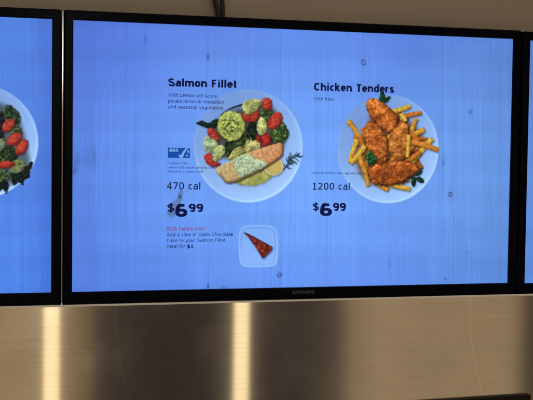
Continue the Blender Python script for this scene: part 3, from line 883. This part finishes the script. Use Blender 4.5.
lettering('allergen_text', [('Chicken tenders have egg and wheat.', 312.6, 365.8, 174.0, 2.2, False)], MAT_INK_FINE, disp)
lettering('calorie_text', [('1200 cal', 312.8, 349.6, 189.7, 7.0, False)], MAT_INK, disp)
lettering('price_text', [('$', 312.6, 318.9, 210.2, 7.5, True), ('6', 319.8, 332, 216.0, 12.6, True), ('99', 332.8, 345.7, 210.8, 7.9, True)], MAT_INK, disp)
# blue certification badge
flat_poly('badge', [[(167.9, 147.7), (189.9, 148.0), (189.9, 158.0), (167.9, 157.8)]], MAT_LOGO_BLUE, disp, LAYER_PIC)
sw = [(178.2, 154.8), (179.6, 154.4), (180.6, 156.0), (182.0, 153.0), (184.2, 150.0), (186.6, 148.1), (188.6, 147.95), (186.2, 150.2), (184.4, 153.2), (183.2, 156.2), (182.6, 157.9), (179.9, 157.8)]
flat_poly('badge_mark', [sw, [(187.2, 151.4), (188.6, 150.0), (189.0, 152.2), (187.8, 153.6)], [(185.6, 155.2), (187.4, 154.6), (187.8, 156.2), (186.0, 156.6)]], MAT_LOGO_PALE, disp, LAYER_TEXT)
lettering('badge_text', [('asc', 169.2, 178.4, 151.6, 4.0, True)], MAT_LOGO_PALE, disp, LAYER_TEXT)
# maker's lettering on the lower bezel
lettering('maker_lettering', [('SAMSUNG', 291.2, 313.6, 293.4, 3.3, True)], MAT_LETTER, centre, FRONT - .0004)

# left neighbour
lxo, lzo = on_plane(61.6, 10.5)
SXL = -(W + 2 * BL + .0046)
left, dl = screen((SXL, 0), 'menu screen cut off by the left edge, showing a plate of carrots and broccoli', .0012, .003, None, 8)
left.location = (SXL, 0, 0.0)
tmp = bpy.data.objects.new('holder', None)
vegetable_dish(dl)
bpy.data.objects.remove(tmp)
for ch in dl.children:                                    # pictures were laid out in wall coordinates
    ch.data.transform(Matrix.Translation((-SXL, 0, 0)))
# polished strip added in the gap beside that screen to catch a lamp highlight
bm = bmesh.new()
prof = [(-.0014, .0040), (-.0013, .0003), (-.0011, 0), (.0011, 0), (.0013, .0003), (.0014, .0040)]
rows = [[bm.verts.new((W / 2 + BL + .0023 + u, FRONT + .0012 + v, z)) for u, v in prof] for z in np.linspace(-H / 2 - BB + .001, H / 2 + BT - .003, 24)]
for a, b in zip(rows, rows[1:]):
    for k in range(len(prof) - 1):
        bm.faces.new((a[k], a[k + 1], b[k + 1], b[k]))
for q in (rows[0], rows[-1][::-1]):
    bm.faces.new(q)
bmesh.ops.recalc_face_normals(bm, faces=bm.faces[:])
bm_obj('gap_glint_strip', bm, MAT_GLINT_STRIP, left)
# right neighbour
SXR = W + 2 * BL + .0040
right, dr = screen((SXR, 0), 'menu screen cut off by the right edge, only a sliver of plain blue boards showing', .0016, .004, None, 21)
right.location = (SXR, 0, -.0016)

# ------------------------------------------------------------------ wall, steel panel, ledge, cables
def wall_mat():
    m, nt, out = new_mat('brown_painted_wall')
    p = nt.nodes.new('ShaderNodeBsdfPrincipled')
    p.inputs['Roughness'].default_value = .55
    tc = nt.nodes.new('ShaderNodeTexCoord')
    n1 = nt.nodes.new('ShaderNodeTexNoise')
    n1.inputs['Scale'].default_value = 2.2
    n1.inputs['Detail'].default_value = 4
    n2 = nt.nodes.new('ShaderNodeTexNoise')
    n2.inputs['Scale'].default_value = 420
    n2.inputs['Detail'].default_value = 3
    cr = nt.nodes.new('ShaderNodeValToRGB')
    cr.color_ramp.elements[0].position = .3
    cr.color_ramp.elements[0].color = (0.39, 0.350, 0.310, 1)
    cr.color_ramp.elements[1].position = .7
    cr.color_ramp.elements[1].color = (0.46, 0.405, 0.350, 1)
    bp = nt.nodes.new('ShaderNodeBump')
    bp.inputs['Strength'].default_value = .12
    bp.inputs['Distance'].default_value = .001
    nt.links.new(tc.outputs['Object'], n1.inputs['Vector'])
    nt.links.new(tc.outputs['Object'], n2.inputs['Vector'])
    nt.links.new(n1.outputs['Fac'], cr.inputs['Fac'])
    nt.links.new(cr.outputs['Color'], p.inputs['Base Color'])
    nt.links.new(n2.outputs['Fac'], bp.inputs['Height'])
    nt.links.new(bp.outputs[0], p.inputs['Normal'])
    nt.links.new(p.outputs[0], out.inputs[0])
    return m
bm = bmesh.new()
box(bm, -2.2, 2.2, .075, .15, -1.0, 1.2)
tag(bm_obj('wall', bm, wall_mat()), kind='structure')

def steel_mat():
    m, nt, out = new_mat('brushed_stainless_steel')
    N = nt.nodes.new
    p = N('ShaderNodeBsdfPrincipled')
    p.inputs['Metallic'].default_value = 1.0
    p.inputs['Base Color'].default_value = (.62, .59, .55, 1)
    p.inputs['Roughness'].default_value = .08
    p.inputs['Anisotropic'].default_value = 1.0
    tg = N('ShaderNodeTangent')
    tg.direction_type = 'UV_MAP'
    tg.uv_map = 'UVMap'
    tc = N('ShaderNodeTexCoord')
    mp = N('ShaderNodeMapping')
    mp.inputs['Scale'].default_value = (3.0, 1, 900)
    nz = N('ShaderNodeTexNoise')
    nz.inputs['Scale'].default_value = 1
    nz.inputs['Detail'].default_value = 4
    mr = N('ShaderNodeMapRange')
    mr.inputs['To Min'].default_value = .065
    mr.inputs['To Max'].default_value = .095
    # wide gentle waviness of the sheet
    m2 = N('ShaderNodeMapping')
    m2.inputs['Scale'].default_value = (3.5, 1, 2.2)
    n2 = N('ShaderNodeTexNoise')
    n2.inputs['Scale'].default_value = 1
    n2.inputs['Detail'].default_value = 1
    bp = N('ShaderNodeBump')
    bp.inputs['Strength'].default_value = .035
    bp.inputs['Distance'].default_value = .004
    L = nt.links.new
    L(tc.outputs['Object'], mp.inputs['Vector'])
    L(mp.outputs[0], nz.inputs['Vector'])
    L(nz.outputs['Fac'], mr.inputs['Value'])
    L(mr.outputs['Result'], p.inputs['Roughness'])
    L(tc.outputs['Object'], m2.inputs['Vector'])
    L(m2.outputs[0], n2.inputs['Vector'])
    L(n2.outputs['Fac'], bp.inputs['Height'])
    L(bp.outputs[0], p.inputs['Normal'])
    # two long faint reflection lines, painted as a lighter base colour
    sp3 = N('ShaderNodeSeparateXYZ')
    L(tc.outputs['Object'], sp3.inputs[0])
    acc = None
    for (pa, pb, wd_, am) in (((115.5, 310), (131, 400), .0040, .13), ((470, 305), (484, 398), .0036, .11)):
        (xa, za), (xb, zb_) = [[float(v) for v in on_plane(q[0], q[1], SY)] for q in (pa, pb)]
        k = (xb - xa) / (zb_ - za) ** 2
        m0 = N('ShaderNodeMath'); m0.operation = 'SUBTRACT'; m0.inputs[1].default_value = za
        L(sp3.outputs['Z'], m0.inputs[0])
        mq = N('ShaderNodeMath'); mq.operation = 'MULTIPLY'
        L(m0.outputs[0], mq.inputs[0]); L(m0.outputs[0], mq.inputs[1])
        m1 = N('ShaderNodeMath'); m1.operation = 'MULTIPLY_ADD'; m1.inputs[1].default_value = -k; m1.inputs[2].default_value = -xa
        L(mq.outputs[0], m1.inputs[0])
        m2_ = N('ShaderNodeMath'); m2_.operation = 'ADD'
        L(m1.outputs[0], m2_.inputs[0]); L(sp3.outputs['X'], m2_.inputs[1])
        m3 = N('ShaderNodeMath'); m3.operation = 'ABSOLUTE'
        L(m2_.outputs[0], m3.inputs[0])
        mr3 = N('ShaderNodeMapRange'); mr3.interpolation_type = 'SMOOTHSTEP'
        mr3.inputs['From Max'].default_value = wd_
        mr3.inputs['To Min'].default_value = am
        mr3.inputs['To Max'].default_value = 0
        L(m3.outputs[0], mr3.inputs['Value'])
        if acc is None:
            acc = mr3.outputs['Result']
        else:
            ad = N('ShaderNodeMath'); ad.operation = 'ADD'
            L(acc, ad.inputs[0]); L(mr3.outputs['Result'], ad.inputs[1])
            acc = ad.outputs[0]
    # uneven polish: fine level streaks and soft smudges
    m4 = N('ShaderNodeMapping'); m4.inputs['Scale'].default_value = (1.2, 1, 260)
    n4 = N('ShaderNodeTexNoise'); n4.inputs['Scale'].default_value = 1; n4.inputs['Detail'].default_value = 6
    n5 = N('ShaderNodeTexNoise'); n5.inputs['Scale'].default_value = 9; n5.inputs['Detail'].default_value = 5
    L(tc.outputs['Object'], m4.inputs['Vector']); L(m4.outputs[0], n4.inputs['Vector']); L(tc.outputs['Object'], n5.inputs['Vector'])
    r4 = N('ShaderNodeMapRange'); r4.inputs['From Min'].default_value = .3; r4.inputs['From Max'].default_value = .7; r4.inputs['To Min'].default_value = .93; r4.inputs['To Max'].default_value = 1.03
    r5 = N('ShaderNodeMapRange'); r5.inputs['From Min'].default_value = .3; r5.inputs['From Max'].default_value = .7; r5.inputs['To Min'].default_value = .93; r5.inputs['To Max'].default_value = 1.05
    L(n4.outputs['Fac'], r4.inputs['Value']); L(n5.outputs['Fac'], r5.inputs['Value'])
    mm = N('ShaderNodeMath'); mm.operation = 'MULTIPLY'
    L(r4.outputs['Result'], mm.inputs[0]); L(r5.outputs['Result'], mm.inputs[1])
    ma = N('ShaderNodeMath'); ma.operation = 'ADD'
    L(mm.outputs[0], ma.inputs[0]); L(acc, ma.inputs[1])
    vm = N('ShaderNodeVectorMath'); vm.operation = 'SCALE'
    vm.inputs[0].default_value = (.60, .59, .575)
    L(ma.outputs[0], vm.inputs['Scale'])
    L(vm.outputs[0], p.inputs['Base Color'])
    L(tg.outputs[0], p.inputs['Tangent'])
    p2 = N('ShaderNodeBsdfPrincipled')
    p2.inputs['Metallic'].default_value = 1.0
    p2.inputs['Anisotropic'].default_value = .95
    r6 = N('ShaderNodeMapRange'); r6.inputs['From Min'].default_value = .35; r6.inputs['From Max'].default_value = .7
    r6.inputs['To Min'].default_value = .15; r6.inputs['To Max'].default_value = .24
    L(n5.outputs['Fac'], r6.inputs['Value']); L(r6.outputs['Result'], p2.inputs['Roughness'])
    L(vm.outputs[0], p2.inputs['Base Color']); L(tg.outputs[0], p2.inputs['Tangent']); L(bp.outputs[0], p2.inputs['Normal'])
    mxs = N('ShaderNodeMixShader')
    r7 = N('ShaderNodeMapRange'); r7.inputs['From Min'].default_value = .3; r7.inputs['From Max'].default_value = .7
    r7.inputs['To Min'].default_value = .14; r7.inputs['To Max'].default_value = .24
    m7 = N('ShaderNodeMapping'); m7.inputs['Scale'].default_value = (6, 1, 28)
    n7 = N('ShaderNodeTexNoise'); n7.inputs['Scale'].default_value = 1; n7.inputs['Detail'].default_value = 7; n7.inputs['Roughness'].default_value = .65
    L(tc.outputs['Object'], m7.inputs['Vector']); L(m7.outputs[0], n7.inputs['Vector']); L(n7.outputs['Fac'], r7.inputs['Value'])
    L(r7.outputs['Result'], mxs.inputs[0]); L(p.outputs[0], mxs.inputs[1]); L(p2.outputs[0], mxs.inputs[2])
    L(mxs.outputs[0], out.inputs[0])
    return m
SY = -.022                                                # front face of the steel
_, ztop = on_plane(290., 299.6, SY)
ztop = float(ztop)
_, zbot = on_plane(470., 396.0, SY)
zbot = float(zbot)
bm = bmesh.new()
xs = np.linspace(-2.1, 2.1, 43)
prof = [(.070, ztop), (SY + .0020, ztop), (SY, ztop - .0040), (SY, (ztop + zbot) / 2), (SY, zbot - .05), (SY + .004, zbot - .054), (.07, zbot - .054)]
uvl = bm.loops.layers.uv.new('UVMap')
rows = [[bm.verts.new((x, y, z)) for x in xs] for y, z in prof]
for j in range(len(rows) - 1):
    for i in range(len(xs) - 1):
        f = bm.faces.new((rows[j][i], rows[j + 1][i], rows[j + 1][i + 1], rows[j][i + 1]))
        for lp in f.loops:
            lp[uvl].uv = (lp.vert.co.z - lp.vert.co.y, lp.vert.co.x)
bmesh.ops.recalc_face_normals(bm, faces=bm.faces[:])
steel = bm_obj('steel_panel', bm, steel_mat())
tag(steel, 'long brushed stainless steel panel running below the row of menu screens', 'wall panel')

# black ledge crossing the steel at the lower right
LX0, LX1 = [float(on_plane(px, 396.0, SY)[0]) for px in (250., 528.6)]
zl = float(on_plane(528., 393.4, SY)[1])
bm = bmesh.new()
box(bm, LX0 - LX1, 0, -.0115, -.0005, -.05, 0, .002)
ledge = bm_obj('ledge', bm, MAT_LEDGE)
ledge.location, ledge.rotation_euler = (LX1, SY, zl), (0, math.radians(-.80), 0)
tag(ledge, 'low black ledge fixed across the foot of the steel panel, in the bottom right corner', 'ledge')

# the two cables dropping behind the middle screen
for k, (x_top, x_bot, lb) in enumerate(((215.2, 218.6, 'left one of the two black cables dropping behind the middle screen, the more slanted'),
                                        (221.9, 223.0, 'right one of the two black cables dropping behind the middle screen, nearly upright'))):
    pts = []
    for t in np.linspace(-3.0, 1.6, 36):
        px = x_bot + (x_top - x_bot) * (1 - t) if t < 1 else x_bot
        px = x_top + (x_bot - x_top) * min(t, 1.2) + .35 * math.sin(t * 3 + k)
        x, z = on_plane(px, t * 18.0, .062)
        pts.append((float(x), .062, float(z)))
    bm = bmesh.new()
    sweep(bm, pts, .0058 if k == 0 else .0050, 14)
    tag(bm_obj('power_cable', bm, MAT_CABLE, smooth=True), lb, 'cable', 'cables above the middle screen')

# ------------------------------------------------------------------ light: the dim warm room around, its lamps and an added one
wd = bpy.data.worlds.new('World')
S.world = wd
wd.use_nodes = True
nt = wd.node_tree
nt.nodes.clear()
N, L = nt.nodes.new, nt.links.new
out = N('ShaderNodeOutputWorld')
bg = N('ShaderNodeBackground')
tc = N('ShaderNodeTexCoord')
sx = N('ShaderNodeSeparateXYZ')
dv = N('ShaderNodeMath'); dv.operation = 'DIVIDE'
ng = N('ShaderNodeMath'); ng.operation = 'ABSOLUTE'
mr = N('ShaderNodeMapRange')
mr.inputs['From Min'].default_value = -.6
mr.inputs['From Max'].default_value = 1.0
cr = N('ShaderNodeValToRGB')
L(tc.outputs['Generated'], sx.inputs[0])
L(sx.outputs['Y'], ng.inputs[0])
L(sx.outputs['X'], dv.inputs[0])
L(ng.outputs[0], dv.inputs[1])
L(dv.outputs[0], mr.inputs['Value'])
L(mr.outputs['Result'], cr.inputs['Fac'])
up = N('ShaderNodeMapRange')
up.inputs['From Min'].default_value = .30
up.inputs['From Max'].default_value = .55
L(sx.outputs['Z'], up.inputs['Value'])
mx = N('ShaderNodeMix'); mx.data_type = 'RGBA'
L(up.outputs['Result'], mx.inputs['Factor'])
L(cr.outputs['Color'], mx.inputs[6])
mx.inputs[7].default_value = (.50, .41, .30, 1)
L(mx.outputs[2], bg.inputs['Color'])
L(bg.outputs[0], out.inputs[0])
def t_of(px):
    d = ray(px, 350.)
    return (float(d[0] / d[1]) + .6) / 1.6
def room(r, g, b):
    k = 1 / .60
    v = lin((r, g, b))
    return (float(v[0]) * k, float(v[1]) * k, float(v[2]) * k * 1.06, 1)
TAN, DK = room(144, 121, 88), room(48, 41, 36)
stops = [(.0, room(90, 74, 52)), (t_of(-160), DK), (t_of(-150), TAN), (t_of(30), TAN), (t_of(80), room(112, 92, 62)), (t_of(93), room(100, 82, 57)), (t_of(98), room(58, 48, 38)), (t_of(120), room(56, 47, 38)),
         (t_of(135), DK), (t_of(225), room(52, 44, 37)), (t_of(300), room(56, 47, 40)), (t_of(325), room(68, 58, 47)), (t_of(339), room(76, 64, 50)), (t_of(352), room(134, 113, 84)), (t_of(380), room(147, 124, 92)), (t_of(440), room(139, 117, 86)),
         (t_of(514), room(146, 123, 90)), (t_of(527), room(66, 55, 43)), (t_of(600), room(64, 54, 42)), (t_of(620), TAN), (1.0, room(110, 90, 62))]
el = cr.color_ramp.elements
el[0].position, el[0].color = stops[0]
el[1].position, el[1].color = stops[-1]
for p, c in stops[1:-1]:
    e = el.new(p)
    e.color = c
bg.inputs['Strength'].default_value = 1.0

def lamp(px, py, dist, sx_, sz_, power, col, Y=SY):
    """an unseen warm lamp, placed by following a reflection back into the room"""
    x, z = [float(v) for v in on_plane(px, py, Y)]
    d = ray(px, py)
    d = d / np.linalg.norm(d)
    q = np.array([x, Y, z]) + np.array([d[0], -d[1], d[2]]) * dist
    ld = bpy.data.lights.new('unseen_lamp', 'AREA')
    ld.shape = 'RECTANGLE'
    ld.size, ld.size_y = sx_, sz_
    ld.energy = power
    ld.color = col
    o = bpy.data.objects.new('unseen_lamp', ld)
    COL.objects.link(o)
    o.location = q
    tgt = Vector((x, Y, z)) - Vector(q)
    o.rotation_euler = tgt.to_track_quat('-Z', 'Y').to_euler()
    return o
WARM = (1.0, .76, .42)
lamp(51.5, 372, 4.6, .095, 3.4, 1.8, WARM)
lamp(241, 372, 4.6, .095, 3.4, 2.1, WARM)
lamp(62.3, 57, 4.6, .30, .30, 6.0, (1.0, .92, .80), 0.0)  # unseen lamp added only to brighten the strip in the screen gap
